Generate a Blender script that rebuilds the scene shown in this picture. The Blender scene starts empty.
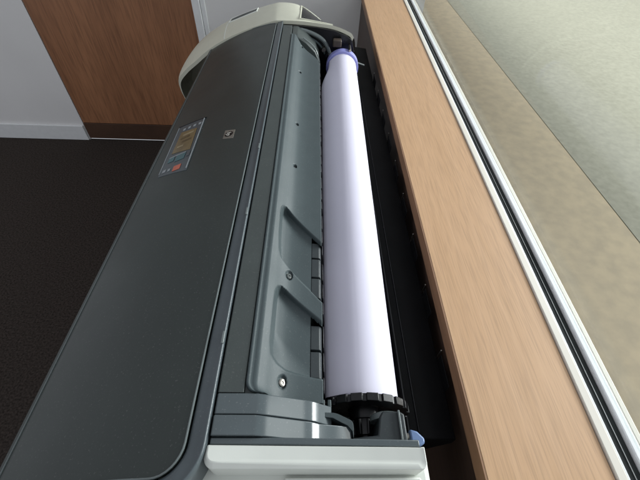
import bpy, bmesh, math, random
from mathutils import Vector, Matrix
random.seed(7)
S = bpy.context.scene
COL = S.collection
PI = math.pi
# ------------------------------------------------------------------ camera
cd = bpy.data.cameras.new('camera')
cam = bpy.data.objects.new('camera', cd)
COL.objects.link(cam)
cam.matrix_world = Matrix(((0.99933, -0.01998, -0.03069, 0),
                           (-0.00555, 0.74576, -0.66619, 0),
                           (0.03619, 0.66591, 0.74515, 1.49),
                           (0, 0, 0, 1)))
cd.sensor_width = 36
cd.lens = 36 * 360 / 640
cd.clip_start = 0.01
cd.clip_end = 200
S.camera = cam
# ------------------------------------------------------------------ world / lamps / exposure
W = bpy.data.worlds.new('World')
S.world = W
W.use_nodes = True
W.node_tree.nodes['Background'].inputs[0].default_value = (0.90, 0.93, 1.0, 1)
W.node_tree.nodes['Background'].inputs[1].default_value = 0.62


def area(name, loc, target, sx, sy, power, color, spread=180):
    l = bpy.data.lights.new(name, 'AREA')
    l.shape = 'RECTANGLE'
    l.size = sx
    l.size_y = sy
    l.energy = power
    l.color = color
    l.spread = math.radians(spread)
    o = bpy.data.objects.new(name, l)
    COL.objects.link(o)
    o.location = loc
    o.rotation_euler = (Vector(target) - Vector(loc)).to_track_quat('-Z', 'Y').to_euler()
    return o


area('window_light', (3.2, 1.75, 2.00), (0.05, 0.75, 1.0), 3.6, 0.9, 68, (1.0, 0.985, 1.0), 80)
area('trim_reflection_lamp', (1.06, 0.49, 2.22), (-0.02, 0.10, 1.07), 0.40, 0.36, 2.4, (1.0, 1.0, 1.0))  # added lamp, aimed to give the near end trims their bright reflection
area('outdoor_light', (6.2, 3.5, 3.0), (6.2, 3.5, 0), 8, 12, 800, (1.0, 0.98, 0.95), 60)
S.view_settings.view_transform = 'Standard'
S.view_settings.look = 'None'
S.view_settings.exposure = 0.0
S.view_settings.gamma = 1
S.cycles.use_denoising = True
S.cycles.max_bounces = 6

# ------------------------------------------------------------------ materials


def mat(name, col, rough=0.5, spec=0.5, metal=0.0, coat=0.0, coat_rough=0.1, var=0.06, vscale=(30, 30, 30),
        bump=0.0, bscale=400, trans=0.0, dust=0.0):
    m = bpy.data.materials.new(name)
    m.use_nodes = True
    nt = m.node_tree
    b = nt.nodes['Principled BSDF']
    b.inputs['Roughness'].default_value = rough
    b.inputs['Specular IOR Level'].default_value = spec
    b.inputs['Metallic'].default_value = metal
    b.inputs['Coat Weight'].default_value = coat
    b.inputs['Coat Roughness'].default_value = coat_rough
    b.inputs['Transmission Weight'].default_value = trans
    tc = nt.nodes.new('ShaderNodeTexCoord')
    mp = nt.nodes.new('ShaderNodeMapping')
    mp.inputs['Scale'].default_value = vscale
    nt.links.new(tc.outputs['Object'], mp.inputs['Vector'])
    n = nt.nodes.new('ShaderNodeTexNoise')
    n.inputs['Scale'].default_value = 1
    n.inputs['Detail'].default_value = 6
    nt.links.new(mp.outputs[0], n.inputs['Vector'])
    r = nt.nodes.new('ShaderNodeValToRGB')
    r.color_ramp.elements[0].position = 0.3
    r.color_ramp.elements[1].position = 0.7
    r.color_ramp.elements[0].color = tuple(c * (1 - var) for c in col) + (1,)
    r.color_ramp.elements[1].color = tuple(min(1, c * (1 + var)) for c in col) + (1,)
    nt.links.new(n.outputs['Fac'], r.inputs[0])
    last = r.outputs[0]
    if dust > 0:   # specks of dust and fine scuffs on plastic
        v = nt.nodes.new('ShaderNodeTexNoise')
        v.inputs['Scale'].default_value = 420
        v.inputs['Detail'].default_value = 3
        nt.links.new(tc.outputs['Object'], v.inputs['Vector'])
        rr = nt.nodes.new('ShaderNodeValToRGB')
        rr.color_ramp.elements[0].position = 0.63
        rr.color_ramp.elements[1].position = 0.72
        rr.color_ramp.elements[1].color = (dust, dust, dust, 1)
        rr.color_ramp.elements[0].color = (0, 0, 0, 1)
        nt.links.new(v.outputs['Fac'], rr.inputs[0])
        mx = nt.nodes.new('ShaderNodeMix')
        mx.data_type = 'RGBA'
        mx.inputs['B'].default_value = (0.42, 0.42, 0.40, 1)
        nt.links.new(rr.outputs[0], mx.inputs['Factor'])
        nt.links.new(last, mx.inputs['A'])
        last = mx.outputs['Result']
    nt.links.new(last, b.inputs['Base Color'])
    n2 = nt.nodes.new('ShaderNodeTexNoise')
    n2.inputs['Scale'].default_value = 14
    n2.inputs['Detail'].default_value = 5
    nt.links.new(tc.outputs['Object'], n2.inputs['Vector'])
    mr = nt.nodes.new('ShaderNodeMapRange')
    mr.inputs['To Min'].default_value = max(0.02, rough - 0.06)
    mr.inputs['To Max'].default_value = min(1, rough + 0.08)
    nt.links.new(n2.outputs['Fac'], mr.inputs['Value'])
    nt.links.new(mr.outputs[0], b.inputs['Roughness'])
    if bump > 0:
        n3 = nt.nodes.new('ShaderNodeTexNoise')
        n3.inputs['Scale'].default_value = bscale
        nt.links.new(tc.outputs['Object'], n3.inputs['Vector'])
        bp = nt.nodes.new('ShaderNodeBump')
        bp.inputs['Strength'].default_value = bump
        bp.inputs['Distance'].default_value = 0.001
        nt.links.new(n3.outputs['Fac'], bp.inputs['Height'])
        nt.links.new(bp.outputs[0], b.inputs['Normal'])
    return m


def wood(name, c1, c2, scale, rough=0.45, fine=(220, 6, 220), pore=0.25):
    m = bpy.data.materials.new(name)
    m.use_nodes = True
    nt = m.node_tree
    b = nt.nodes['Principled BSDF']
    tc = nt.nodes.new('ShaderNodeTexCoord')

    def noise(sc, det, dist=0.0):
        mp = nt.nodes.new('ShaderNodeMapping')
        mp.inputs['Scale'].default_value = sc
        nt.links.new(tc.outputs['Object'], mp.inputs['Vector'])
        n = nt.nodes.new('ShaderNodeTexNoise')
        n.inputs['Scale'].default_value = 1
        n.inputs['Detail'].default_value = det
        n.inputs['Distortion'].default_value = dist
        nt.links.new(mp.outputs[0], n.inputs['Vector'])
        return n
    a = noise(scale, 5, 0.6)
    f = noise(fine, 4)
    r = nt.nodes.new('ShaderNodeValToRGB')
    r.color_ramp.elements[0].position = 0.3
    r.color_ramp.elements[1].position = 0.72
    r.color_ramp.elements[0].color = c1 + (1,)
    r.color_ramp.elements[1].color = c2 + (1,)
    nt.links.new(a.outputs['Fac'], r.inputs[0])
    r2 = nt.nodes.new('ShaderNodeValToRGB')
    r2.color_ramp.elements[0].position = 0.34
    r2.color_ramp.elements[1].position = 0.56
    r2.color_ramp.elements[0].color = (1 - pore,) * 3 + (1,)
    r2.color_ramp.elements[1].color = (1, 1, 1, 1)
    nt.links.new(f.outputs['Fac'], r2.inputs[0])
    mx = nt.nodes.new('ShaderNodeMix')
    mx.data_type = 'RGBA'
    mx.blend_type = 'MULTIPLY'
    mx.inputs['Factor'].default_value = 1
    nt.links.new(r.outputs[0], mx.inputs['A'])
    nt.links.new(r2.outputs[0], mx.inputs['B'])
    nt.links.new(mx.outputs['Result'], b.inputs['Base Color'])
    b.inputs['Roughness'].default_value = rough
    bp = nt.nodes.new('ShaderNodeBump')
    bp.inputs['Strength'].default_value = 0.15
    bp.inputs['Distance'].default_value = 0.0006
    nt.links.new(f.outputs['Fac'], bp.inputs['Height'])
    nt.links.new(bp.outputs[0], b.inputs['Normal'])
    return m


M = {}
M['smoke'] = mat('smoked_plastic', (0.034, 0.042, 0.039), 0.36, 0.32, coat=0.0, coat_rough=0.12, var=0.10, vscale=(9, 5, 9), dust=0.10)
M['grey_gloss'] = mat('grey_gloss_plastic', (0.070, 0.086, 0.092), 0.14, 0.5, var=0.05, dust=0.12)
M['grey'] = mat('grey_plastic', (0.050, 0.066, 0.070), 0.50, 0.35, var=0.05, bump=0.12, bscale=900, dust=0.08)
M['grey_dark'] = mat('dark_grey_plastic', (0.050, 0.060, 0.058), 0.45, 0.4, var=0.05, bump=0.1, bscale=900, dust=0.08)
M['frame_grey'] = mat('blue_grey_plastic', (0.065, 0.080, 0.088), 0.30, 0.5, var=0.05, dust=0.10)
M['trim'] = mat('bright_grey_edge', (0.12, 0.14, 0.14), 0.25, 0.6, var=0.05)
M['white'] = mat('offwhite_plastic', (0.56, 0.56, 0.46), 0.38, 0.5, var=0.03, bump=0.03, bscale=700, dust=0.0)
M['white_near'] = mat('offwhite_plastic_clean', (0.66, 0.68, 0.63), 0.36, 0.5, var=0.03, bump=0.03, bscale=700)
M['black'] = mat('black_plastic', (0.004, 0.004, 0.005), 0.28, 0.40, var=0.2, dust=0.03)
M['black_matte'] = mat('black_matte_plastic', (0.0022, 0.0022, 0.0025), 0.6, 0.12, var=0.3)
M['paper'] = mat('white_paper', (0.66, 0.64, 0.75), 0.75, 0.2, var=0.01)
M['lilac'] = mat('lilac_plastic', (0.30, 0.31, 0.66), 0.4, 0.5, var=0.04)
M['blue'] = mat('blue_plastic', (0.13, 0.20, 0.36), 0.35, 0.5, var=0.04)
M['steel'] = mat('steel', (0.34, 0.32, 0.29), 0.3, metal=1.0, var=0.1)
M['brown'] = mat('amber_plastic', (0.06, 0.045, 0.035), 0.5, var=0.1)
M['screen'] = mat('display_glass', (0.17, 0.13, 0.065), 0.2, 0.5, var=0.25, vscale=(25, 14, 25))
M['amber_hi'] = mat('display_light', (0.26, 0.21, 0.12), 0.3, var=0.2)
M['amber_lo'] = mat('display_dark', (0.10, 0.07, 0.03), 0.3, var=0.2)
M['teal'] = mat('teal_button', (0.06, 0.13, 0.14), 0.4, var=0.1)
M['red'] = mat('red_button', (0.50, 0.13, 0.08), 0.4, var=0.1)
M['mark'] = mat('printed_grey_mark', (0.26, 0.28, 0.29), 0.5, var=0.1)
M['emblem_plate'] = mat('emblem_plate', (0.17, 0.155, 0.13), 0.35, 0.5, var=0.1)
M['emblem_light'] = mat('emblem_silver', (0.60, 0.58, 0.52), 0.3, 0.5, var=0.1)
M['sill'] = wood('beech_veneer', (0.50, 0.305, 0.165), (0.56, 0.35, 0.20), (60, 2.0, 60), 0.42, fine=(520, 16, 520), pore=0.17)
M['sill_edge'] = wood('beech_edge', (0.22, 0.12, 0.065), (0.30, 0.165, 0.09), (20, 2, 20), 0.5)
M['apron'] = wood('brown_panel', (0.045, 0.026, 0.018), (0.065, 0.038, 0.026), (20, 2, 3), 0.5)
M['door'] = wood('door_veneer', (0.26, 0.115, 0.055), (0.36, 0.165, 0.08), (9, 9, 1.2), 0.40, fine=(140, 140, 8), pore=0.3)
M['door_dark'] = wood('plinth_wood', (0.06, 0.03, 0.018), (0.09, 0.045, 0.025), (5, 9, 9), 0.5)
M['wall'] = mat('painted_wall', (0.70, 0.69, 0.68), 0.8, 0.2, var=0.03, vscale=(3, 3, 3), bump=0.2, bscale=250)
M['wall_frame'] = mat('door_frame_paint', (0.72, 0.73, 0.73), 0.45, 0.4, var=0.03)
M['floor'] = mat('dark_carpet', (0.036, 0.029, 0.025), 0.95, 0.1, var=0.55, vscale=(130, 130, 130), bump=0.5, bscale=600)
M['win_cream'] = mat('cream_painted_rail', (0.70, 0.66, 0.58), 0.45, var=0.06, vscale=(12, 3, 12))
M['win_white'] = mat('white_painted_rail', (0.78, 0.79, 0.80), 0.35, var=0.05, vscale=(12, 3, 12))
M['guide'] = mat('charcoal_plastic', (0.027, 0.034, 0.037), 0.45, 0.4, var=0.08, dust=0.05)
M['rubber'] = mat('black_rubber', (0.010, 0.013, 0.013), 0.6, 0.3, var=0.3)
M['alu'] = mat('aluminium_strip', (0.42, 0.43, 0.42), 0.35, metal=0.6, var=0.1)


def ground_mat():
    m = bpy.data.materials.new('outdoor_ground')
    m.use_nodes = True
    nt = m.node_tree
    b = nt.nodes['Principled BSDF']
    b.inputs['Roughness'].default_value = 0.9
    tc = nt.nodes.new('ShaderNodeTexCoord')
    n = nt.nodes.new('ShaderNodeTexNoise')
    n.inputs['Scale'].default_value = 14
    n.inputs['Detail'].default_value = 8
    nt.links.new(tc.outputs['Object'], n.inputs['Vector'])
    r = nt.nodes.new('ShaderNodeValToRGB')
    r.color_ramp.elements[0].position = 0.35
    r.color_ramp.elements[0].color = (0.30, 0.255, 0.185, 1)
    r.color_ramp.elements[1].position = 0.65
    r.color_ramp.elements[1].color = (0.36, 0.30, 0.21, 1)
    nt.links.new(n.outputs['Fac'], r.inputs[0])
    nt.links.new(r.outputs[0], b.inputs['Base Color'])
    return m


M['ground'] = ground_mat()
M['lawn'] = mat('mossy_paving', (0.23, 0.225, 0.185), 0.9, 0.2, var=0.10, vscale=(25, 25, 25))
gm = bpy.data.materials.new('window_glass')
gm.use_nodes = True
nt = gm.node_tree
nt.nodes.remove(nt.nodes['Principled BSDF'])
tr = nt.nodes.new('ShaderNodeBsdfTransparent')
tr.inputs[0].default_value = (0.93, 0.96, 0.95, 1)
gl = nt.nodes.new('ShaderNodeBsdfGlossy')
gl.inputs['Roughness'].default_value = 0.02
mx = nt.nodes.new('ShaderNodeMixShader')
fr = nt.nodes.new('ShaderNodeLayerWeight')
fr.inputs[0].default_value = 0.5
pw = nt.nodes.new('ShaderNodeMath')
pw.operation = 'POWER'
pw.inputs[1].default_value = 5
nt.links.new(fr.outputs['Facing'], pw.inputs[0])
ma = nt.nodes.new('ShaderNodeMath')
ma.operation = 'MULTIPLY_ADD'
ma.inputs[1].default_value = 0.16
ma.inputs[2].default_value = 0.015
nt.links.new(pw.outputs[0], ma.inputs[0])
nt.links.new(ma.outputs[0], mx.inputs[0])
nt.links.new(tr.outputs[0], mx.inputs[1])
nt.links.new(gl.outputs[0], mx.inputs[2])
nt.links.new(mx.outputs[0], nt.nodes['Material Output'].inputs[0])
M['glass'] = gm

# ------------------------------------------------------------------ object helpers


def tag(o, label=None, cat=None, group=None, kind=None):
    if label: o['label'] = label
    if cat: o['category'] = cat
    if group: o['group'] = group
    if kind: o['kind'] = kind
    return o


def empty(name, loc, label, cat, group=None):
    o = bpy.data.objects.new(name, None)
    COL.objects.link(o)
    o.location = loc
    o.empty_display_size = 0.1
    return tag(o, label, cat, group)


def root_loc(p):
    while p.parent: p = p.parent
    return Vector(p.location)


def obj(name, bm, m, parent=None, smooth=True, angle=35, bevel=0.0, seg=2):
    """world-space bmesh -> linked object (children are shifted into their thing's frame)"""
    if parent is not None:
        bmesh.ops.translate(bm, verts=bm.verts, vec=-root_loc(parent))
    bmesh.ops.recalc_face_normals(bm, faces=bm.faces)
    me = bpy.data.meshes.new(name)
    bm.to_mesh(me)
    bm.free()
    me.materials.append(m)
    if smooth:
        for p in me.polygons: p.use_smooth = True
        me.set_sharp_from_angle(angle=math.radians(angle))
    o = bpy.data.objects.new(name, me)
    COL.objects.link(o)
    if parent is not None: o.parent = parent
    if bevel > 0:
        b = o.modifiers.new('bevel', 'BEVEL')
        b.width = bevel
        b.segments = seg
        b.limit_method = 'ANGLE'
        b.harden_normals = False
    return o


def B(): return bmesh.new()


def box(bm, x0, x1, y0, y1, z0, z1):
    vs = [bm.verts.new(p) for p in [(x0, y0, z0), (x1, y0, z0), (x1, y1, z0), (x0, y1, z0), (x0, y0, z1), (x1, y0, z1), (x1, y1, z1), (x0, y1, z1)]]
    for f in [(0, 3, 2, 1), (4, 5, 6, 7), (0, 1, 5, 4), (1, 2, 6, 5), (2, 3, 7, 6), (3, 0, 4, 7)]:
        bm.faces.new([vs[i] for i in f])
    return vs


def prism_y(bm, prof, y0, y1, caps=True):
    """closed xz profile pushed along Y (y0,y1 may be functions of index)"""
    a = [bm.verts.new((x, y0, z)) for x, z in prof]
    b = [bm.verts.new((x, y1, z)) for x, z in prof]
    n = len(prof)
    for i in range(n):
        bm.faces.new([a[i], a[(i + 1) % n], b[(i + 1) % n], b[i]])
    if caps:
        bm.faces.new(a)
        bm.faces.new(list(reversed(b)))


def prism_z(bm, plan, z0, z1):
    a = [bm.verts.new((x, y, z0)) for x, y in plan]
    b = [bm.verts.new((x, y, z1)) for x, y in plan]
    n = len(plan)
    for i in range(n):
        bm.faces.new([a[i], a[(i + 1) % n], b[(i + 1) % n], b[i]])
    bm.faces.new(a)
    bm.faces.new(b)


def tube(bm, pts, r, n=10, cap=True):
    rings = []
    P = [Vector(p) for p in pts]
    for i, p in enumerate(P):
        d = (P[min(i + 1, len(P) - 1)] - P[max(i - 1, 0)]).normalized()
        u = d.cross(Vector((0, 0, 1)))
        if u.length < 1e-3: u = d.cross(Vector((1, 0, 0)))
        u.normalize()
        v = u.cross(d)
        rr = r[i] if isinstance(r, (list, tuple)) else r
        rings.append([bm.verts.new(p + (u * math.cos(2 * PI * k / n) + v * math.sin(2 * PI * k / n)) * rr) for k in range(n)])
    for a, b in zip(rings, rings[1:]):
        for k in range(n):
            bm.faces.new([a[k], a[(k + 1) % n], b[(k + 1) % n], b[k]])
    if cap:
        bm.faces.new(rings[0])
        bm.faces.new(list(reversed(rings[-1])))


def lathe(bm, A, Bp, prof, n=64, ang0=0):
    """profile [(t along A->B in metres, radius)]"""
    A = Vector(A)
    d = (Vector(Bp) - A).normalized()
    u = d.cross(Vector((0, 0, 1))).normalized()
    v = u.cross(d)
    rings = []
    for t, r in prof:
        rings.append([bm.verts.new(A + d * t + (u * math.cos(2 * PI * k / n) + v * math.sin(2 * PI * k / n)) * r) for k in range(n)])
    for a, b in zip(rings, rings[1:]):
        for k in range(n):
            bm.faces.new([a[k], a[(k + 1) % n], b[(k + 1) % n], b[k]])
    bm.faces.new(rings[0])
    bm.faces.new(list(reversed(rings[-1])))


def smooth_pts(pts, n=6):
    """Catmull-Rom"""
    P = [Vector(p) for p in pts]
    P = [P[0] * 2 - P[1]] + P + [P[-1] * 2 - P[-2]]
    out = []
    for i in range(1, len(P) - 2):
        for k in range(n):
            t = k / n
            a, b, c, d = P[i - 1:i + 3]
            out.append(0.5 * ((2 * b) + (c - a) * t + (2 * a - 5 * b + 4 * c - d) * t * t + (3 * b - a - 3 * c + d) * t ** 3))
    out.append(P[-2])
    return out


def sst(a, b, x):
    t = max(0.0, min(1.0, (x - a) / (b - a)))
    return t * t * (3 - 2 * t)


def text_mesh(body, size, extrude, M4, shear=0.0):
    cu = bpy.data.curves.new('txt', 'FONT')
    cu.body = body
    cu.size = size
    cu.extrude = extrude
    cu.shear = shear
    cu.align_x = 'CENTER'
    cu.align_y = 'CENTER'
    o = bpy.data.objects.new('txt', cu)
    COL.objects.link(o)
    dg = bpy.context.evaluated_depsgraph_get()
    me = bpy.data.meshes.new_from_object(o.evaluated_get(dg))
    bm = bmesh.new()
    bm.from_mesh(me)
    bmesh.ops.transform(bm, matrix=M4, verts=bm.verts)
    bpy.data.objects.remove(o)
    bpy.data.meshes.remove(me)
    bpy.data.curves.remove(cu)
    return bm


# ================================================================== SETTING
bm = B(); box(bm, -4, 0.30, -3, 2.26, -0.05, 0)
tag(obj('floor', bm, M['floor'], smooth=False), kind='structure')
# far wall (right of the door frame)
bm = B(); box(bm, -0.585, 0.60, 2.25, 2.37, 0.0, 2.7)
tag(obj('wall', bm, M['wall'], smooth=False), 'pale painted wall at the far end of the printer', 'wall')
# door frame and door
fr = empty('door_frame', (-0.65, 2.25, 0), 'white painted door frame between the brown door and the pale wall', 'door frame')
bm = B(); box(bm, -0.652, -0.612, 2.225, 2.37, 0, 2.15)
obj('jamb', bm, M['wall_frame'], fr, bevel=0.002)
bm = B(); box(bm, -0.6105, -0.5855, 2.238, 2.36, 0, 2.15)
obj('architrave', bm, M['wall_frame'], fr, bevel=0.003)
dr = empty('wooden_door', (-1.1, 2.28, 0), 'brown wood veneer door behind the front of the printer', 'door')
bm = B(); box(bm, -1.56, -0.654, 2.25, 2.29, 0.13, 2.1)
obj('door_leaf', bm, M['door'], dr, bevel=0.002)
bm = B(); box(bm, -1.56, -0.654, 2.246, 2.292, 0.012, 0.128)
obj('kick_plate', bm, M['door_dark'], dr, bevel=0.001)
bm = B(); box(bm, -3.2, -1.565, 2.25, 2.37, 0, 2.7)
tag(obj('wall', bm, M['wall'], smooth=False), 'pale wall on the far left beyond the brown door', 'wall')

bm = B(); box(bm, -3.2, -1.57, 2.236, 2.249, 0.002, 0.11)
tag(obj('skirting_board', bm, M['wall_frame'], smooth=False, bevel=0.002), 'white skirting board along the foot of the far left wall', 'skirting board')
# outdoors
bm = B(); box(bm, 0.62, 30, -12, 40, -0.12, -0.02)
tag(obj('ground', bm, M['ground'], smooth=False), kind='structure')
bm = B(); bm.faces.new([bm.verts.new(p) for p in ((1.93, -12, -.016), (30, -12, -.016), (30, 40, -.016), (1.93, 40, -.016))])
tag(obj('pavement', bm, M['lawn'], smooth=False), kind='structure')


# window wall below the sill, sill, frame
def xs(y): return 0.2245 + 0.0093 * y      # room edge of the sill
def xf(y): return 0.386 + 0.0265 * y       # edge where the window frame starts


Y0, Y1 = -0.6, 2.249
bm = B()
prism_z(bm, [(xs(Y0) + .012, Y0), (0.40, Y0), (0.40, Y1), (xs(Y1) + .012, Y1)], 0.0, 0.9385)
tag(obj('wood_panelling', bm, M['apron'], smooth=False), 'dark brown panelling below the window sill behind the printer', 'wall panel')
sl = empty('window_sill', (0.3, 0.8, 0.94), 'light beech window sill board running beside the printer', 'window sill')
bm = B()
prism_z(bm, [(xs(Y0) + .0015, Y0), (xf(Y0), Y0), (xf(Y1), Y1), (xs(Y1) + .0015, Y1)], 0.9405, 0.970)
obj('board', bm, M['sill'], sl, bevel=0.0008)
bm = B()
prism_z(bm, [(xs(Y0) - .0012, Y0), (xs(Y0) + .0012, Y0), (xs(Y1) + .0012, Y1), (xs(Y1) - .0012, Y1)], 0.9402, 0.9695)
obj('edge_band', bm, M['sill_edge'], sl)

wf = empty('window', (0.45, 0.8, 0.94), 'window with cream and white rails and black gasket along the sill', 'window')


def rail(name, o0, o1, z0, z1, m, bev=0.0015):
    bm = B()
    prism_z(bm, [(xf(Y0) + o0, Y0), (xf(Y0) + o1, Y0), (xf(Y1) + o1, Y1), (xf(Y1) + o0, Y1)], z0, z1)
    return obj(name, bm, m, wf, bevel=bev)


rail('frame_base', 0.001, 0.0605, 0.90, 0.962, M['black_matte'])
rail('inner_rail', 0.0015, 0.0150, 0.9625, 0.9730, M['win_cream'])
rail('track_strip', 0.0156, 0.0185, 0.9625, 0.9712, M['win_white'], 0.0005)
rail('gasket', 0.0192, 0.0375, 0.9625, 0.9675, M['rubber'])
rail('track_strip', 0.0278, 0.0289, 0.9678, 0.9688, M['alu'], 0.0002)
rail('sash_rail', 0.0382, 0.0495, 0.9625, 0.9745, M['win_white'])
rail('outer_rail', 0.0502, 0.0590, 0.9625, 0.9735, M['win_cream'])
rail('glass_pane', 0.0440, 0.0470, 0.9748, 2.2, M['glass'], 0)

# ================================================================== PRINTER
PR = empty('large_format_printer', (-0.1, 0.68, 0),
           'large grey and off white wide format printer with smoked lid, seen along its length', 'printer')


def zl(x):
    d = max(0.0, -0.12 - x)
    return 1.09 - 0.25 * d - 0.75 * d * d


# ---- lid ("front_cover"): sheet bounded by a rounded outline
LX0, LX1, LY0 = -0.342, -0.1165, 0.058


def lfar(x): return 1.285 + 0.038 * (LX1 - x) / 0.23


def lid_outline(off=0.0, n=8):
    pts = []
    r = 0.030 + off
    cx, cy = LX1 + off - r, LY0 - off + r
    for k in range(n + 1):
        a = -PI / 2 + (PI / 2) * k / n
        pts.append((cx + r * math.cos(a), cy + r * math.sin(a)))
    r2 = 0.016 + off
    cx, cy = LX1 + off - r2, lfar(LX1) + off - r2
    for k in range(n + 1):
        a = (PI / 2) * k / n
        pts.append((cx + r2 * math.cos(a), cy + r2 * math.sin(a)))
    return pts   # from near edge round right side to the far edge


def lid_x_range(y):
    # right limit at row y
    r = 0.030
    x1 = LX1
    if y < LY0 + r:
        x1 = LX1 - r + math.sqrt(max(0, r * r - (LY0 + r - y) ** 2))
    return x1


bm = B()
rows = []
tv = [0, .0004, .0012, .0025, .0045, .007, .010, .014, .019, .025] + [0.025 + 0.975 * i / 48 for i in range(1, 49)]
NX = 40
for t in tv:
    row = []
    y = LY0 + t * (1.30 - LY0)
    x1 = lid_x_range(y)
    for i in range(NX + 1):
        u = i / NX
        x = x1 + (LX0 - x1) * u
        yy = LY0 + t * (lfar(x) - LY0)
        # drop the sheet over a rounded nose at the front
        row.append(bm.verts.new((x, yy, zl(x))))
    # nose
    for a in (15, 35, 55, 75, 90):
        a = math.radians(a)
        row.append(bm.verts.new((LX0 - 0.010 * math.sin(a), yy, zl(LX0) - 0.010 * (1 - math.cos(a)))))
    row.append(bm.verts.new((LX0 - 0.012, yy, zl(LX0) - 0.09)))
    rows.append(row)
for a, b in zip(rows, rows[1:]):
    for i in range(len(a) - 1):
        bm.faces.new([a[i], a[i + 1], b[i + 1], b[i]])
bnd = [e for e in bm.edges if e.is_boundary]
ret = bmesh.ops.extrude_edge_only(bm, edges=bnd)
bmesh.ops.translate(bm, verts=[g for g in ret['geom'] if isinstance(g, bmesh.types.BMVert)], vec=(0, 0, -0.006))
lid = obj('front_cover', bm, M['smoke'], PR, angle=50)

# edge highlight of the lid, put in as a lighter grey line
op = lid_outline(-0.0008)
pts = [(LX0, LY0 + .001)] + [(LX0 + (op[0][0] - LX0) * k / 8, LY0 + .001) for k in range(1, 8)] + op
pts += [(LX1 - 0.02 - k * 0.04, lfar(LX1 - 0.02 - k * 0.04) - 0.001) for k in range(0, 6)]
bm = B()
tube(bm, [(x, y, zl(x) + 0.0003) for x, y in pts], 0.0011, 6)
obj('edge_line', bm, M['trim'], lid)
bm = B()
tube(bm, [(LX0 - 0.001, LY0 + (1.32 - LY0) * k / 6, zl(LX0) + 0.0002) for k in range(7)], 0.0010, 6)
obj('edge_line', bm, M['trim'], lid)  # same lighter grey highlight along the front edge

# ---- frame strip round the lid
path = []
r = 0.040
cx, cy = -0.1065 - r, 0.048 + r
for k in range(0, 21):
    path.append((-0.352 + (cx + 0.352) * k / 20, 0.048, 0.0, -1.0))
for k in range(1, 13):
    a = -PI / 2 + (PI / 2) * k / 12
    path.append((cx + r * math.cos(a), cy + r * math.sin(a), math.cos(a), math.sin(a)))
for k in range(1, 30):
    path.append((-0.1065, cy + (1.30 - cy) * k / 29, 1.0, 0.0))
prof = [(-.0088, -.030), (-.0088, -.0040), (-.0080, -.0022), (-.006, -.0012), (-.002, -.0004), (.002, .0004), (.0055, .0016), (.0072, .0028), (.0082, .0030), (.0092, .0022), (.0098, .0004), (.0100, -.004), (.0100, -.06)]
bm = B()
rings = []
for x, y, nx, ny in path:
    rings.append([bm.verts.new((x + nx * o, y + ny * o, zl(x + nx * min(o, .005)) + h)) for o, h in prof])
for a, b in zip(rings, rings[1:]):
    for i in range(len(prof) - 1):
        bm.faces.new([a[i], a[i + 1], b[i + 1], b[i]])
obj('cover_frame', bm, M['frame_grey'], PR, angle=60)

# small catches on the frame edge
for y in (0.405, 0.585, 0.19):
    bm = B(); box(bm, -0.1005, -0.0972, y, y + 0.016, 1.088, 1.0945)
    obj('catch', bm, M['trim'], PR, bevel=0.0008)

# ---- flat top panel between frame and ridge
bm = B()
prism_y(bm, [(-0.0945, 1.03), (-0.0945, 1.0885), (-0.0935, 1.0895), (-0.0672, 1.0895), (-0.0668, 1.0885), (-0.0668, 1.03)], 0.1362, 1.27)
obj('top_panel', bm, M['grey_dark'], PR, bevel=0.0006)

# ---- rear cover with its two recesses (one continuous sheet)
CY0, CY1 = 0.1365, 1.196
PC = smooth_pts([(-0.0535, 0, 1.0884), (-0.0465, 0, 1.0820), (-0.0375, 0, 1.0720), (-0.0275, 0, 1.0643), (-0.0140, 0, 1.0592), (0.002, 0, 1.0562), (0.0195, 0, 1.0543)], 14)


def sd_poly(px, py, poly):
    d = 1e9
    inside = False
    n = len(poly)
    for i in range(n):
        x0, y0 = poly[i]
        x1, y1 = poly[(i + 1) % n]
        ex, ey = x1 - x0, y1 - y0
        wx, wy = px - x0, py - y0
        t = max(0, min(1, (wx * ex + wy * ey) / (ex * ex + ey * ey)))
        ddx, ddy = wx - ex * t, wy - ey * t
        d = min(d, ddx * ddx + ddy * ddy)
        if (y0 > py) != (y1 > py) and px < (x1 - x0) * (py - y0) / (y1 - y0) + x0:
            inside = not inside
    d = math.sqrt(d)
    return -d if inside else d


P1 = [(-.0475, .425), (-.0470, .436), (-.0440, .4445), (-.0395, .4465), (-.0335, .4420), (.0131, .391), (.030, .372), (.030, .262), (.0145, .278), (.003, .291), (-.0317, .327), (-.0408, .337), (-.0442, .348), (-.0465, .38)]
P2 = [(-.0450, .262), (-.0445, .274), (-.0420, .2835), (-.0375, .2875), (-.0315, .2845), (.0158, .245), (.030, .233), (.030, .163), (.0046, .166), (-.0256, .171), (-.0364, .177), (-.0430, .185), (-.0450, .20)]
HOLES = [(-0.0325, 1.156), (-0.033, 0.981), (-0.0314, 0.72), (-0.0298, 0.57)]
OVALS = [(-0.0279, 0.311), (-0.0282, 0.157)]


def cz(x):
    for a, b in zip(PC, PC[1:]):
        if a.x <= x <= b.x: return a.z + (b.z - a.z) * (x - a.x) / (b.x - a.x)
    return PC[-1].z


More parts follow.
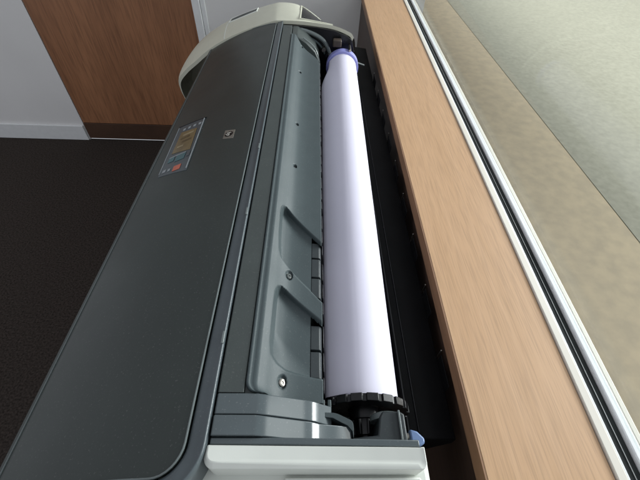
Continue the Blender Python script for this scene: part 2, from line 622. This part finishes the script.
def depth(x, y):
    d = 0.0
    for P in (P1, P2):
        ymin, ymax = min(p[1] for p in P), max(p[1] for p in P)
        if ymin - 0.02 < y < ymax + 0.02 and x > -.055:
            q = sd_poly(x, y, P)
            zs = cz(x) if x > PC[0].x else PC[0].z
            w = 0.30 + 0.70 * sst(ymin + .01, ymin + .06, y + (x + .04) * 1.0)
            d = max(d, ((zs - 1.0475) * 0.42 + 0.0040) * w * (1 - sst(-0.0030, 0.0006, q)))
    for hx, hy in HOLES:
        q = math.hypot((x - hx), (y - hy) * 0.7)
        if q < 0.007: d += 0.006 * (1 - sst(0.0031, 0.0040, q))
    for hx, hy in OVALS:
        q = math.hypot((x - hx) / 0.62, (y - hy))
        if q < 0.016: d += 0.0040 * (1 - sst(0.0065, 0.0090, q))
    return d


ys = []
y = CY0
while y < 0.465:
    ys.append(y); y += 0.0014
while y < CY1:
    near_hole = any(abs(y - h[1]) < 0.007 for h in HOLES)
    ys.append(y); y += 0.0009 if near_hole else 0.0035
ys.append(CY1)
bm = B()
grid = []
deep = {}
RIDGE = [(-0.0664, 1.05), (-0.0664, 1.0868), (-0.0660, 1.0890), (-0.0650, 1.0905), (-0.0636, 1.0908), (-0.0622, 1.0900), (-0.0608, 1.0889), (-0.0585, 1.0892), (-0.0560, 1.0892)]
for y in ys:
    row = []
    rc_ = 0.013
    c = rc_ - math.sqrt(max(0, rc_ ** 2 - (max(0, CY0 + rc_ - y)) ** 2))
    c2 = 0.0
    lim = 0.0195 - 0.078 * sst(1.07, 1.215, y) ** 1.0 * max(0, (y - 1.07) / 0.145) ** 0.3    # far end is cut off slantwise
    for x, z in RIDGE:
        row.append(bm.verts.new((x + c * (1 - sst(-.0664, -.03, x)), y, z)))
    for p in PC:
        x = min(p.x, lim) if p.x > lim else p.x
        if x != p.x:
            k = [q for q in PC if q.x <= lim] or [PC[0]]
            zz = k[-1].z - min(0.03, (p.x - lim) * 0.9)
        else:
            zz = p.z
        dd = depth(x, y)
        v = bm.verts.new((x + c * (1 - sst(-.0664, -.03, x)), y, zz - dd))
        if dd > 0.0042 and x > 0.0035: deep[v] = 1
        row.append(v)
    lx, lz = row[-1].co.x, row[-1].co.z
    row.append(bm.verts.new((lx + 0.0010, y, lz - 0.002)))
    row.append(bm.verts.new((lx + 0.0012, y, min(lz - 0.02, 1.02))))
    if row[-3] in deep: deep[row[-2]] = 1; deep[row[-1]] = 1
    grid.append(row)
for a, b in zip(grid, grid[1:]):
    for i in range(len(a) - 1):
        f = [a[i], a[i + 1], b[i + 1], b[i]]
        if all(v in deep for v in f): continue
        bm.faces.new(f)
row = grid[0]
bot = [bm.verts.new((v.co.x, v.co.y - 0.0004, 1.0)) for v in row]
for i in range(len(row) - 1): bm.faces.new([row[i], row[i + 1], bot[i + 1], bot[i]])
loose = [v for v in bm.verts if not v.link_faces]
bmesh.ops.delete(bm, geom=loose, context='VERTS')
rc = obj('rear_cover', bm, M['grey'], PR, angle=60)


def cn(x):
    g = (cz(x + .001) - cz(x - .001)) / .002
    return Vector((-g, 0, 1)).normalized()


for i, (hx, hy) in enumerate(OVALS):
    a = cn(hx)
    c = Vector((hx, hy, cz(hx) - 0.0036))
    bm = B()
    lathe(bm, c, c + a, [(0, .0046), (.0010, .0046), (.0015, .0036), (.0015, .0016), (.0006, .0012)], 20)
    obj('screw', bm, M['steel'] if i else M['grey_dark'], rc)
for hx, hy in HOLES:
    a = cn(hx)
    c = Vector((hx, hy, cz(hx) - 0.0052))
    bm = B()
    lathe(bm, c, c + a, [(0, .0036), (.0016, .0036), (.0020, .0015)], 14)
    obj('screw', bm, M['black'], rc)
bm = B(); box(bm, -0.0664, -0.056, 0.1362, 0.147, 1.05, 1.0850)
obj('corner_filler', bm, M['grey_dark'], PR)

# ---- glossy end trims at the near end
def endprof(x0, x1, dz, lowr):
    pts = [(x0, 1.00), (x0, 1.089 - dz), (x0 + .001, 1.0905 - dz), (-0.052, 1.0905 - dz), (-0.048, 1.0895 - dz)]
    for k in range(1, 6):
        x = -0.048 + (0.006 + 0.048) * k / 5
        pts.append((x, 1.0895 - dz - 0.36 * (x + 0.048) - 0.06 * (x + 0.048)))
    z = pts[-1][1]
    pts += [(0.011, z - .0035), (0.016, z - .0085), (x1, lowr), (x1, 1.00)]
    return pts


bm = B(); prism_y(bm, endprof(-0.0945, 0.030, 0.001, 1.045), 0.1145, 0.1355)
# shoulder band (in front of the cover)
me_sh = bm
obj('end_shoulder', me_sh, M['grey_gloss'], PR, bevel=0.0012)
bm = B(); prism_y(bm, endprof(-0.0945, 0.052, 0.0, 1.048), 0.0942, 0.1135)
obj('end_trim', bm, M['grey_gloss'], PR, bevel=0.0015, seg=3)
bm = B(); prism_y(bm, [(-0.0945, 1.0), (-0.0945, 1.0862), (-0.02, 1.0862), (0.118, 1.0786), (0.118, 1.0)], 0.0868, 0.0935)
obj('end_strip', bm, M['grey_gloss'], PR, bevel=0.0012)

# ---- white near end cap: rounded slab, bevelled on its near side
def rslab(x0, x1, y0, y1, r, z):
    pts = []
    for cx, cy, a0 in [(x0 + r, y0 + r, PI), (x1 - r * .5, y0 + r * .5, 1.5 * PI)]:
        rr = r if a0 == PI else r * .5
        for k in range(7):
            a = a0 + (PI / 2) * k / 6
            pts.append((cx + rr * math.cos(a), cy + rr * math.sin(a)))
    pts += [(x1, y1), (x0, y1)]
    return pts


bm = B()
out = rslab(-0.0985, 0.121, 0.0665, 0.0862, 0.011, 0)
inn = rslab(-0.0950, 0.117, 0.0712, 0.0861, 0.008, 0)
A_ = [bm.verts.new((x, y, 1.00)) for x, y in out]
B_ = [bm.verts.new((x, y, 1.083)) for x, y in out]
C_ = [bm.verts.new((x, y, 1.0890 - 0.055 * max(0, x + .02))) for x, y in inn]
n = len(out)
for i in range(n):
    j = (i + 1) % n
    bm.faces.new([A_[i], A_[j], B_[j], B_[i]])
    bm.faces.new([B_[i], B_[j], C_[j], C_[i]])
bm.faces.new(C_)
obj('end_cap', bm, M['white_near'], PR, bevel=0.0012, angle=30)
bm = B(); lathe(bm, (-0.0475, 0.0785, 1.0886), (-0.0475, 0.0785, 2), [(0, .0006), (.0003, .0005)], 10)
obj('speck', bm, M['black'], PR)
# lower body housing at the near end
bm = B()
out = rslab(-0.150, 0.132, -0.06, 0.0855, 0.03, 0)
prism_z(bm, out, 0.80, 1.050)
hs_ = obj('side_housing', bm, M['white_near'], PR, bevel=0.006, seg=3)
bm = B(); box(bm, 0.012, 0.024, 0.030, 0.0645, 1.0502, 1.0512)
obj('slot', bm, M['black_matte'], hs_)
bm = B(); box(bm, -0.02, 0.120, 0.0585, 0.0640, 1.0503, 1.0560)
obj('rib', bm, M['white_near'], hs_, bevel=0.0015)

# ---- printer body beneath, legs
bm = B()
prism_y(bm, [(-0.338, 0.80), (-0.345, 0.93), (-0.335, 0.985), (-0.30, 0.998), (-0.12, 1.05), (-0.06, 1.045), (-0.04, 1.030), (0.0, 0.995), (0.016, 0.95), (0.02, 0.88), (0.02, 0.80)], 0.045, 1.29)
obj('body', bm, M['grey_dark'], PR, bevel=0.004)
bm = B()
prism_y(bm, [(0.0205, 0.80), (0.0205, 0.985), (0.024, 0.985), (0.026, 0.93), (0.045, 0.905), (0.135, 0.900), (0.150, 0.915), (0.192, 0.912), (0.222, 0.908), (0.222, 0.89), (0.155, 0.80)], 0.132, 1.60)
rt = obj('rear_tray', bm, M['black_matte'], PR, bevel=0.002)
# ribs along the tray
for x, z, w, m_ in ((0.1500, 0.9165, 0.0030, 'black'), (0.166, 0.9150, 0.0016, 'black')):
    bm = B(); box(bm, x, x + w, 0.14, 1.56, z - .002, z + 0.0015)
    obj('tray_rib', bm, M[m_], rt, bevel=0.0006)
for i in range(9):
    y = 0.20 + i * 0.13
    bm = B(); box(bm, 0.2200, 0.2215, y, y + 0.052, 0.9085, 0.932)
    obj('clip', bm, M['black_matte'], rt, bevel=0.0012)
    bm = B(); box(bm, 0.2195, 0.2220, y + 0.056, y + 0.058, 0.9085, 0.9375)
    obj('rivet', bm, M['steel'], rt, bevel=0.0006)
for ly in (0.14, 1.22):
    bm = B(); box(bm, -0.19, -0.10, ly, ly + 0.06, 0.10, 0.80)
    obj('leg', bm, M['grey_dark'], PR, bevel=0.008)
    bm = B(); box(bm, -0.42, 0.16, ly, ly + 0.06, 0.045, 0.099)
    ft = obj('foot', bm, M['grey_dark'], PR, bevel=0.01)
    for fx in (-0.39, 0.13):
        bm = B(); lathe(bm, (fx, ly + 0.02, 0.022), (fx, ly + 1, 0.022), [(0, .022), (.022, .022)], 24)
        obj('caster', bm, M['black'], ft)
bm = B(); box(bm, -0.17, -0.12, 0.201, 1.219, 0.30, 0.36)
obj('crossbar', bm, M['grey_dark'], PR, bevel=0.006)

# ---- paper guides between the cover and the roll
for ya, yb in ((0.168, 0.244), (0.284, 0.388)):      # wide guides in the recesses
    y = ya
    while y < yb - 0.012:
        L = 0.034
        bm = B()
        prism_y(bm, [(0.0038, 1.00), (0.0038, 1.0462), (0.0050, 1.0475), (0.0165, 1.0465), (0.0190, 1.0435), (0.0200, 1.036), (0.0200, 1.00)], y, min(yb, y + L))
        obj('paper_guide', bm, M['guide'], PR, bevel=0.0008)
        y += L + 0.0030
y = 0.155
k = 0
while y < 1.06:
    L = 0.020 + 0.006 * ((k * 7) % 3)
    bm = B()
    prism_y(bm, [(0.0212, 0.97), (0.0212, 1.030), (0.0222, 1.032), (0.0236, 1.030), (0.0246, 1.018), (0.0246, 0.97)], y, y + L)
    obj('guide_tab', bm, M['black'], PR, bevel=0.0008)
    y += L + 0.007 + (0.012 if k % 3 == 2 else 0)
    k += 1

# ---- near spindle holder
hd = obj('spindle_holder', (lambda b: (prism_z(b, [(0.0535, 0.0992), (0.118, 0.0992), (0.118, 0.131), (0.113, 0.134), (0.092, 0.134), (0.088, 0.128), (0.084, 0.108), (0.0535, 0.105)], 0.93, 1.035), b)[1])(B()), M['guide'], PR, bevel=0.002)
bm = B()
pts = smooth_pts([(0.0535, 0.100, 0), (0.0535, 0.1165, 0), (0.045, 0.122, 0), (0.034, 0.1265, 0), (0.018, 0.1275, 0)], 5)
prism_z(bm, [(p.x, p.y) for p in pts] + [(0.018, 0.1225), (0.031, 0.1215), (0.040, 0.117), (0.0475, 0.1135), (0.0525, 0.108)][::1], 0.96, 1.052)
obj('curved_guard', bm, M['grey'], PR, bevel=0.001)
bm = B(); box(bm, 0.1095, 0.1120, 0.1005, 0.1345, 1.0352, 1.0385)
obj('holder_rib', bm, M['trim'], hd, bevel=0.0006)
bm = B()
lathe(bm, (0.100, 0.128, 1.012), (0.100, 1.0, 1.012), [(0, .020), (.006, .020), (.008, .017)], 32)
obj('holder_cheek', bm, M['trim'], hd)
bm = B()
prism_z(bm, [(0.1260, 0.102), (0.134, 0.100), (0.142, 0.1035), (0.1425, 0.109), (0.135, 0.1165), (0.1260, 0.119)], 1.003, 1.018)
obj('lever', bm, M['blue'], PR, bevel=0.002)
bm = B(); tube(bm, [(0.1175, 0.113, 1.010), (0.126, 0.113, 1.010)], 0.0032, 10)
obj('lever_pin', bm, M['steel'], PR)
# small upright grips between cover and flange
for x in (0.0185, 0.0262):
    bm = B(); box(bm, x, x + 0.0045, 0.131, 0.146, 1.00, 1.038)
    obj('grip', bm, M['grey'], PR, bevel=0.001)

# ---- far end: white cap (lofted), recess, dark inner cheek
inn = smooth_pts([(-0.455, 0, .70), (-0.470, 0, .80), (-0.482, 0, .850), (-0.480, 0, .890), (-0.448, 0, .925), (-0.406, 0, .957), (-0.345, 0, 1.002), (-0.285, 0, 1.034), (-0.239, 0, 1.054), (-0.185, 0, 1.074), (-0.132, 0, 1.090), (-0.107, 0, 1.0935), (-0.043, 0, 1.0935), (0.012, 0, 1.090), (0.070, 0, 1.083), (0.114, 0, 1.069), (0.132, 0, 1.056), (0.143, 0, 1.02), (0.146, 0, 0.90)], 4)
outr = smooth_pts([(-0.455, 0, .70), (-0.488, 0, .76), (-0.515, 0, .800), (-0.500, 0, .850), (-0.470, 0, .908), (-0.425, 0, .961), (-0.368, 0, 1.002), (-0.308, 0, 1.035), (-0.250, 0, 1.060), (-0.200, 0, 1.077), (-0.157, 0, 1.090), (-0.115, 0, 1.099), (-0.060, 0, 1.094), (-0.010, 0, 1.066), (0.020, 0, 1.038), (0.050, 0, 1.000), (0.080, 0, .97), (0.11, 0, .92), (0.12, 0, 0.86)], 4)
bm = B()
YI, YO = 1.297, 1.485


def cap_bulge(x, t):
    k = 1 - sst(-0.07, 0.03, x)
    return 1 + 0.030 * k * math.sin(PI * min(1, t * 1.05)) - 0.05 * sst(0.82, 1.0, t) ** 2


grid = []
NR = 14
for r_ in range(NR + 1):
    t = r_ / NR
    row = []
    for a, b in zip(inn, outr):
        c = a.lerp(b, t)
        # crown: bulge outwards between the rims, falling at the outer rim
        cen = Vector((-0.12, 0, 0.80))
        d = (c - cen)
        bulge = cap_bulge(c.x, t)
        q = cen + d * bulge
        row.append(bm.verts.new((q.x, YI + (YO - YI) * t, q.z)))
    grid.append(row)
for a, b in zip(grid, grid[1:]):
    for i in range(len(a) - 1):
        x = (a[i].co.x + a[i + 1].co.x) / 2
        bm.faces.new([a[i], a[i + 1], b[i + 1], b[i]])
# inner flange and outer closing face
lip = [bm.verts.new((v.co.x * 0.985 - 0.002, YI - 0.001, v.co.z - 0.010)) for v in grid[0]]
for i in range(len(lip) - 1):
    bm.faces.new([grid[0][i], grid[0][i + 1], lip[i + 1], lip[i]])
bm.faces.new(grid[-1])
fc = obj('far_end_cap', bm, M['white'], PR, angle=45)
fc.data.materials.append(M['black'])
for p in fc.data.polygons:      # the cap's rear underside is black plastic
    wx_ = p.center.x + PR.location.x
    if wx_ > 0.120 and p.center.z < 1.046: p.material_index = 1

CEN = Vector((-0.12, 0, 0.80))


def cap_pt(x_at, t, off=0.0):
    """point on the far cap where the outer profile has the given x (upper half only)"""
    best = None
    for i in range(len(inn) - 1):
        c0, c1 = inn[i].lerp(outr[i], t), inn[i + 1].lerp(outr[i + 1], t)
        if c1.z > 0.93 and c1.x > c0.x and c0.x <= x_at <= c1.x:
            best = c0.lerp(c1, (x_at - c0.x) / (c1.x - c0.x))
    d = best - CEN
    bulge = cap_bulge(best.x, t)
    q = CEN + d * bulge + d.normalized() * off
    return Vector((q.x, YI + (YO - YI) * t, q.z))


def cap_patch(x0, x1, t0, t1, off, th=0.002, nx=10, nt_=6, skew=0.0):
    bm = B()
    top = [[bm.verts.new(cap_pt(x0 + (x1 - x0) * i / nx + skew * j / nt_, t0 + (t1 - t0) * j / nt_, off)) for i in range(nx + 1)] for j in range(nt_ + 1)]
    bot = [[bm.verts.new(cap_pt(x0 + (x1 - x0) * i / nx + skew * j / nt_, t0 + (t1 - t0) * j / nt_, off - th)) for i in range(nx + 1)] for j in range(nt_ + 1)]
    for j in range(nt_):
        for i in range(nx):
            bm.faces.new([top[j][i], top[j][i + 1], top[j + 1][i + 1], top[j + 1][i]])
    for j in range(nt_):
        for i in (0, nx):
            bm.faces.new([top[j][i], top[j + 1][i], bot[j + 1][i], bot[j][i]])
    for i in range(nx):
        for j in (0, nt_):
            bm.faces.new([top[j][i], top[j][i + 1], bot[j][i + 1], bot[j][i]])
    return bm


obj('grip_plate', cap_patch(-0.285, -0.195, 0.60, 0.78, 0.0012), M['grey_dark'], fc)
bm = B(); tube(bm, [cap_pt(x, t, 0.0012) for x, t in ((-.288, .58), (-.192, .58), (-.192, .80), (-.288, .80), (-.288, .58))], 0.0022, 8)
obj('grip_rim', bm, M['white_near'], fc)
bm = B(); tube(bm, [cap_pt(-0.296 + .004 * k / 8, 0.02 + 0.66 * k / 8, 0.0) for k in range(9)], 0.0016, 8)
obj('seam', bm, M['white_near'], fc)
obj('recess_shade', cap_patch(-0.040, 0.060, 0.10, 0.78, 0.0010, nx=14), M['black'], fc)  # raised black patch; the shade of the recess is in its colour
bm = B(); tube(bm, [cap_pt(x, t, 0.001) for x, t in ((.063, .08), (.02, .08), (-.044, .08), (-.044, .5), (-.044, .80), (-.02, .80), (0.0, .80), (.02, .80), (.04, .80), (.063, .80))], 0.0028, 8)
obj('recess_rim', bm, M['white'], fc)
bm = B()
for k in range(5):
    a, b = cap_pt(-0.03 + k * .02, .16, .0012), cap_pt(-0.03 + k * .02, .74, .0012)
    tube(bm, [a, b], 0.0012, 6)
obj('recess_ribs', bm, M['grey_dark'], fc)

# white strip along the top of the inner cheek + the cheek itself
bm = B()
pr_ = [(-0.10, 1.03), (-0.10, 1.082), (-0.04, 1.083), (0.012, 1.080), (0.07, 1.072), (0.112, 1.058), (0.130, 1.045), (0.140, 1.01), (0.142, 0.90), (0.05, 0.88), (0.0, 0.95)]
prism_y(bm, pr_, 1.2865, 1.2955)
ck = obj('inner_cheek', bm, M['black'], PR, bevel=0.001)
bm = B()
tube(bm, smooth_pts([(-0.098, 1.284, 1.074), (-0.045, 1.284, 1.073), (0.0, 1.284, 1.062), (0.035, 1.284, 1.042), (0.055, 1.284, 1.01), (0.060, 1.284, 0.98)], 5), 0.0065, 10)
obj('cheek_rib', bm, M['trim'], ck)
bm = B()
tube(bm, smooth_pts([(-0.098, 1.283, 1.064), (-0.050, 1.283, 1.062), (-0.01, 1.283, 1.050), (0.022, 1.283, 1.030), (0.042, 1.283, 1.0)], 5), 0.0036, 10)
obj('cheek_rib', bm, M['grey'], ck)
bm = B(); box(bm, 0.066, 0.094, 1.262, 1.286, 1.030, 1.052)
obj('latch', bm, M['brown'], ck, bevel=0.003)
bm = B(); lathe(bm, (0.122, 1.24, 1.030), (0.122, 1.3, 1.030), [(0, .004), (.045, .004)], 12)
obj('latch_pin', bm, M['steel'], ck)
# far shoulder between cover and cheek
bm = B()
prism_y(bm, [(-0.066, 1.0), (-0.066, 1.083), (-0.048, 1.083), (-0.02, 1.066), (0.008, 1.040), (0.020, 1.015), (0.022, 0.95), (0.0, 0.95)], 1.194, 1.2855)
obj('end_shoulder', bm, M['grey_dark'], PR, bevel=0.003)
bm = B()
tube(bm, smooth_pts([(-0.030, 1.200, 1.0775), (-0.005, 1.205, 1.058), (0.012, 1.208, 1.036), (0.0235, 1.20, 1.00), (0.0245, 1.19, 0.965)], 5), 0.0018, 8)
obj('shoulder_edge', bm, M['trim'], PR)
bm = B()
prism_y(bm, [(0.040, 0.90), (0.040, 0.965), (0.060, 0.985), (0.145, 0.985), (0.155, 0.965), (0.155, 0.90)], 1.272, 1.286)
obj('spindle_holder', bm, M['black'], PR, bevel=0.002)
for x, z in ((0.048, 1.0), (0.036, 1.018)):
    bm = B(); lathe(bm, (x, 1.268, z), (x, 1.3, z), [(0, .006), (.004, .0075), (.018, .0075)], 16)
    obj('drive_gear', bm, M['steel'] if z > 1.01 else M['black'], PR)
bm = B(); tube(bm, [(0.150, 1.262, .985), (0.178, 1.28, 0.970)], .003, 8)
obj('drive_lever', bm, M['grey_dark'], PR)

# ---- control panel on the lid
def lp(x, y, h=0.0): return Vector((x, y, zl(x) + h))


def lid_slab(quad, h0, h1, nx=6):
    """quad: near-left, near-right, far-right, far-left in (x,y)"""
    bm = B()
    q = [Vector((a, b, 0)) for a, b in quad]
    top, bot = [], []
    for i in range(nx + 1):
        u = i / nx
        for lst, hh in ((top, h1), (bot, h0)):
            a = q[0].lerp(q[1], u); b = q[3].lerp(q[2], u)
            lst.append((bm.verts.new(lp(a.x, a.y, hh)), bm.verts.new(lp(b.x, b.y, hh))))
    for i in range(nx):
        bm.faces.new([top[i][0], top[i + 1][0], top[i + 1][1], top[i][1]])
        bm.faces.new([bot[i][0], bot[i + 1][0], bot[i + 1][1], bot[i][1]])
        for s_ in (0, 1): bm.faces.new([top[i][s_], top[i + 1][s_], bot[i + 1][s_], bot[i][s_]])
    for i in (0, nx): bm.faces.new([top[i][0], top[i][1], bot[i][1], bot[i][0]])
    return bm


cp = obj('control_panel', lid_slab([(-.310, .585), (-.241, .570), (-.2445, .766), (-.3155, .776)], -.003, .0012), M['frame_grey'], PR, bevel=0.0005)
for xa, xb in ((-.2435, -.247), (-.314, -.309)):
    bm = B(); tube(bm, [lp(xa if k == 0 else xb, .572 + .004 + k * .19, 0.0018) for k in (0, 1)] if xa > -.3 else [lp(-.3095, .592, .0016), lp(-.3145, .772, .0016)], 0.0011, 6)
    obj('edge_line', bm, M['mark'], cp)
bm = B(); tube(bm, [lp(-.3145, .778, .0012), lp(-.28, .7725, .0012), lp(-.2425, .768, .0012)], 0.0014, 6)
obj('edge_shadow_gap', bm, M['black'], cp)
obj('screen', lid_slab([(-.2995, .657), (-.2525, .646), (-.257, .731), (-.300, .742)], .0013, .0022), M['screen'], cp)
for q, (xa, xb, ya, m_) in enumerate(((-.290, -.262, .718, 'amber_hi'), (-.292, -.270, .706, 'amber_lo'), (-.284, -.262, .690, 'amber_lo'), (-.292, -.276, .672, 'amber_hi'))):
    obj('display_line', lid_slab([(xa, ya), (xb, ya - .001), (xb, ya + .006), (xa, ya + .007)], .0023, .0026, 2), M[m_], cp)
for k in range(4):
    x = -.298 + k * .0135
    obj('indicator', lid_slab([(x, .748 - k * .001), (x + .007, .747 - k * .001), (x + .007, .756 - k * .001), (x, .757 - k * .001)], .0013, .0022, 1), M['mark'], cp, bevel=.0004)
for (x, y, w, h, m_) in ((-.300, .624, .014, .016, 'teal'), (-.282, .618, .022, .022, 'teal'), (-.256, .622, .007, .018, 'frame_grey'), (-.300, .640, .040, .003, 'mark'), (-.277, .583, .017, .017, 'red'), (-.303, .592, .008, .009, 'mark'), (-.290, .590, .006, .008, 'mark')):
    obj('button' if m_ != 'mark' else 'printed_mark', lid_slab([(x, y), (x + w, y), (x + w, y + h), (x, y + h)], .0013, .0024, 2), M[m_], cp, bevel=.0006)

# ---- emblem on the lid: square plate, dark disc, slanted letters
em = obj('emblem', lid_slab([(-.180, .644), (-.157, .637), (-.157, .668), (-.180, .675)], -.001, .0012, 4), M['emblem_plate'], lid, bevel=.0004)
cxe, cye = -.1685, .656
zc = zl(cxe)
sl_ = math.atan(0.25 + 1.5 * (-0.12 - cxe))
# local frame: text right = -Y, text up = +X climbing the slope
ux = Vector((0, -1, 0)); uy = Vector((math.cos(sl_), 0, math.sin(sl_))); uz = ux.cross(uy)
if uz.z < 0: uz = -uz


def emat(h):
    m4 = Matrix.Identity(4)
    for r_ in range(3):
        m4[r_][0] = ux[r_]; m4[r_][1] = uy[r_]; m4[r_][2] = uz[r_]
        m4[r_][3] = (Vector((cxe, cye, zc)) + uz * h)[r_]
    return m4


bm = B()
lathe(bm, Vector((cxe, cye, zc)) + uz * .0006, Vector((cxe, cye, zc)) + uz, [(0, .0092), (.0010, .0092)], 32)
obj('emblem_disc', bm, M['black'], lid)
obj('emblem_letters', text_mesh('hp', 0.0135, 0.0003, emat(.0021), 0.25), M['emblem_light'], lid, smooth=False)

# ================================================================== ROLL AND SPINDLE
RA = Vector((0.0795, 0.150, 0.975))
RB = Vector((0.1005, 1.268, 0.975))
ax = (RB - RA).normalized()
sp = empty('roll_spindle', tuple(RA), 'black spindle with a notched black flange and a lilac flange carrying the paper roll', 'spindle')
bm = B()
lathe(bm, RA - ax * 0.049, RB, [(0, .0135), (.002, .0155), (.012, .0155), (.0125, .012), (.018, .012), (.0185, .017), (.045, .017), (.0455, .0150), (1.16, .0150)], 28)
obj('shaft', bm, M['black'], sp)
# castellated flange: disc with teeth on its rim
bm = B()
u = ax.cross(Vector((0, 0, 1))).normalized(); v = u.cross(ax)
N = 18


def ring_pt(t, r_, a): return RA + ax * t + (u * math.cos(a) + v * math.sin(a)) * r_


prv = None
angs = []
for k in range(N):
    a0 = 2 * PI * k / N
    for fch, rr in ((0.0, .0590), (0.70, .0590), (0.74, .0560), (0.96, .0560)):
        angs.append((a0 + fch * 2 * PI / N, rr))
lay = []
for t, dr_ in ((-.004, 0), (-.0045, -.0015), (.009, 0), (.0085, 0)):
    pass
fr_ = [bm.verts.new(ring_pt(-.003, r_, a)) for a, r_ in angs]
bk_ = [bm.verts.new(ring_pt(.0065, r_, a)) for a, r_ in angs]
for i in range(len(angs)):
    j = (i + 1) % len(angs)
    bm.faces.new([fr_[i], fr_[j], bk_[j], bk_[i]])
inr = [bm.verts.new(ring_pt(-.003, .040, a)) for a, r_ in angs]
inb = [bm.verts.new(ring_pt(.003, .038, a)) for a, r_ in angs]
inc = [bm.verts.new(ring_pt(.003, .022, a)) for a, r_ in angs]
ind = [bm.verts.new(ring_pt(-.012, .020, a)) for a, r_ in angs]
for a_, b_ in ((fr_, inr), (inr, inb), (inb, inc), (inc, ind)):
    for i in range(len(angs)):
        j = (i + 1) % len(angs)
        bm.faces.new([a_[i], a_[j], b_[j], b_[i]])
bm.faces.new(ind)
bm.faces.new(list(reversed(bk_)))
fl = obj('notched_flange', bm, M['black'], sp, angle=25, bevel=0.0006)
# flutes on the hub in front of the flange
for k in range(10):
    a = 2 * PI * k / 10 + 0.2
    bm = B()
    tube(bm, [ring_pt(-.030, .0165, a), ring_pt(-.013, .0185, a)], .0022, 8)
    obj('flute', bm, M['black'], sp)
bm = B()
lathe(bm, RB - ax * 0.032, RB + ax, [(0, .0468), (.0, .0525), (.0012, .0540), (.025, .0540), (.0262, .0532), (.0265, .040), (.030, .036), (.031, .018)], 64)
obj('lilac_flange', bm, M['lilac'], sp)
bm = B()
lathe(bm, RB + ax * .0095, RB + ax, [(0, .026), (.014, .024)], 32)
obj('end_hub', bm, M['black'], sp)

# paper roll: wound sheet with a spiral end and a loose outer edge
bm = B()
RR = 0.0465
L0, L1 = 0.0095, (RB - RA).length - 0.0315
nA, nT = 128, 24
rings = []
for j in range(nT + 1):
    t = L0 + (L1 - L0) * j / nT
    ring = []
    for k in range(nA):
        a = 2 * PI * k / nA
        w = RR + 0.00010 * math.sin(t * 9 + 2 * a) + 0.00006 * math.sin(t * 23 + a)
        ring.append(bm.verts.new(ring_pt(t, w, a)))
    rings.append(ring)
for a_, b_ in zip(rings, rings[1:]):
    for k in range(nA):
        bm.faces.new([a_[k], a_[(k + 1) % nA], b_[(k + 1) % nA], b_[k]])
core = []
for ring, t in ((rings[0], L0), (rings[-1], L1)):
    prev = ring
    for q in range(14):
        rr = RR - 0.0008 - q * 0.0021
        cur = [bm.verts.new(ring_pt(t + (0.0006 if q % 2 else 0) * (1 if t < .5 else -1), rr, 2 * PI * k / nA)) for k in range(nA)]
        for k in range(nA):
            bm.faces.new([prev[k], prev[(k + 1) % nA], cur[(k + 1) % nA], cur[k]])
        prev = cur
    core.append(prev)
for k in range(nA):
    bm.faces.new([core[0][k], core[0][(k + 1) % nA], core[1][(k + 1) % nA], core[1][k]])
pr = obj('paper_roll', bm, M['paper'], None, angle=30)
tag(pr, 'long roll of blank white plotter paper on the black spindle', 'paper roll')

# the loose sheet that leaves the roll and dips into the slot under the cover
CL = (RB - RA).length
bm = B()
outer, inner = [], []
NTT = 60
for j in range(NTT + 1):
    t = L0 + 0.002 + (L1 - L0 - 0.004) * j / NTT
    P0 = RA + ax * t
    yy = P0.y
    qx = 0.0268 + 0.0030 * (yy - 0.15) + 0.0260 * sst(1.04, 1.225, yy) + 0.0003 * math.sin(yy * 17)
    qz = 0.997 + 0.0006 * math.sin(yy * 11)
    R1 = RR + 0.0004
    dxq, dzq = qx - P0.x, qz - P0.z
    dist = math.hypot(dxq, dzq)
    off = math.acos(min(0.999, R1 / max(dist, R1 * 1.002)))
    aq = math.atan2(dzq, dxq)
    at_ = aq - off
    prof_ = []
    for k in range(5):      # hug the roll before leaving it
        a = at_ - 0.35 * (1 - k / 4)
        rr = R1 - 0.0005 * (1 - k / 4)
        prof_.append((P0.x + rr * math.cos(a), P0.z + rr * math.sin(a)))
    tx, tz = prof_[-1]
    for k in range(1, 7):
        u_ = k / 6
        sag = 0.0012 * math.sin(PI * u_)
        prof_.append((tx + (qx - tx) * u_ + sag * .5, tz + (qz - tz) * u_ + sag))
    prof_ += [(qx - 0.0010, qz - 0.003), (qx - 0.0012, qz - 0.010), (qx - 0.0006, qz - 0.030), (qx, qz - 0.060)]
    outer.append([bm.verts.new((x, yy, z)) for x, z in prof_])
    inner.append([bm.verts.new((x + 0.0002, yy, z - 0.00025)) for x, z in prof_])
for lay_ in (outer, inner):
    for a_, b_ in zip(lay_, lay_[1:]):
        for i in range(len(a_) - 1):
            bm.faces.new([a_[i], a_[i + 1], b_[i + 1], b_[i]])
for e_ in (0, NTT):
    for i in range(len(outer[0]) - 1):
        bm.faces.new([outer[e_][i], outer[e_][i + 1], inner[e_][i + 1], inner[e_][i]])
obj('loose_sheet', bm, M['paper'], pr, angle=60)
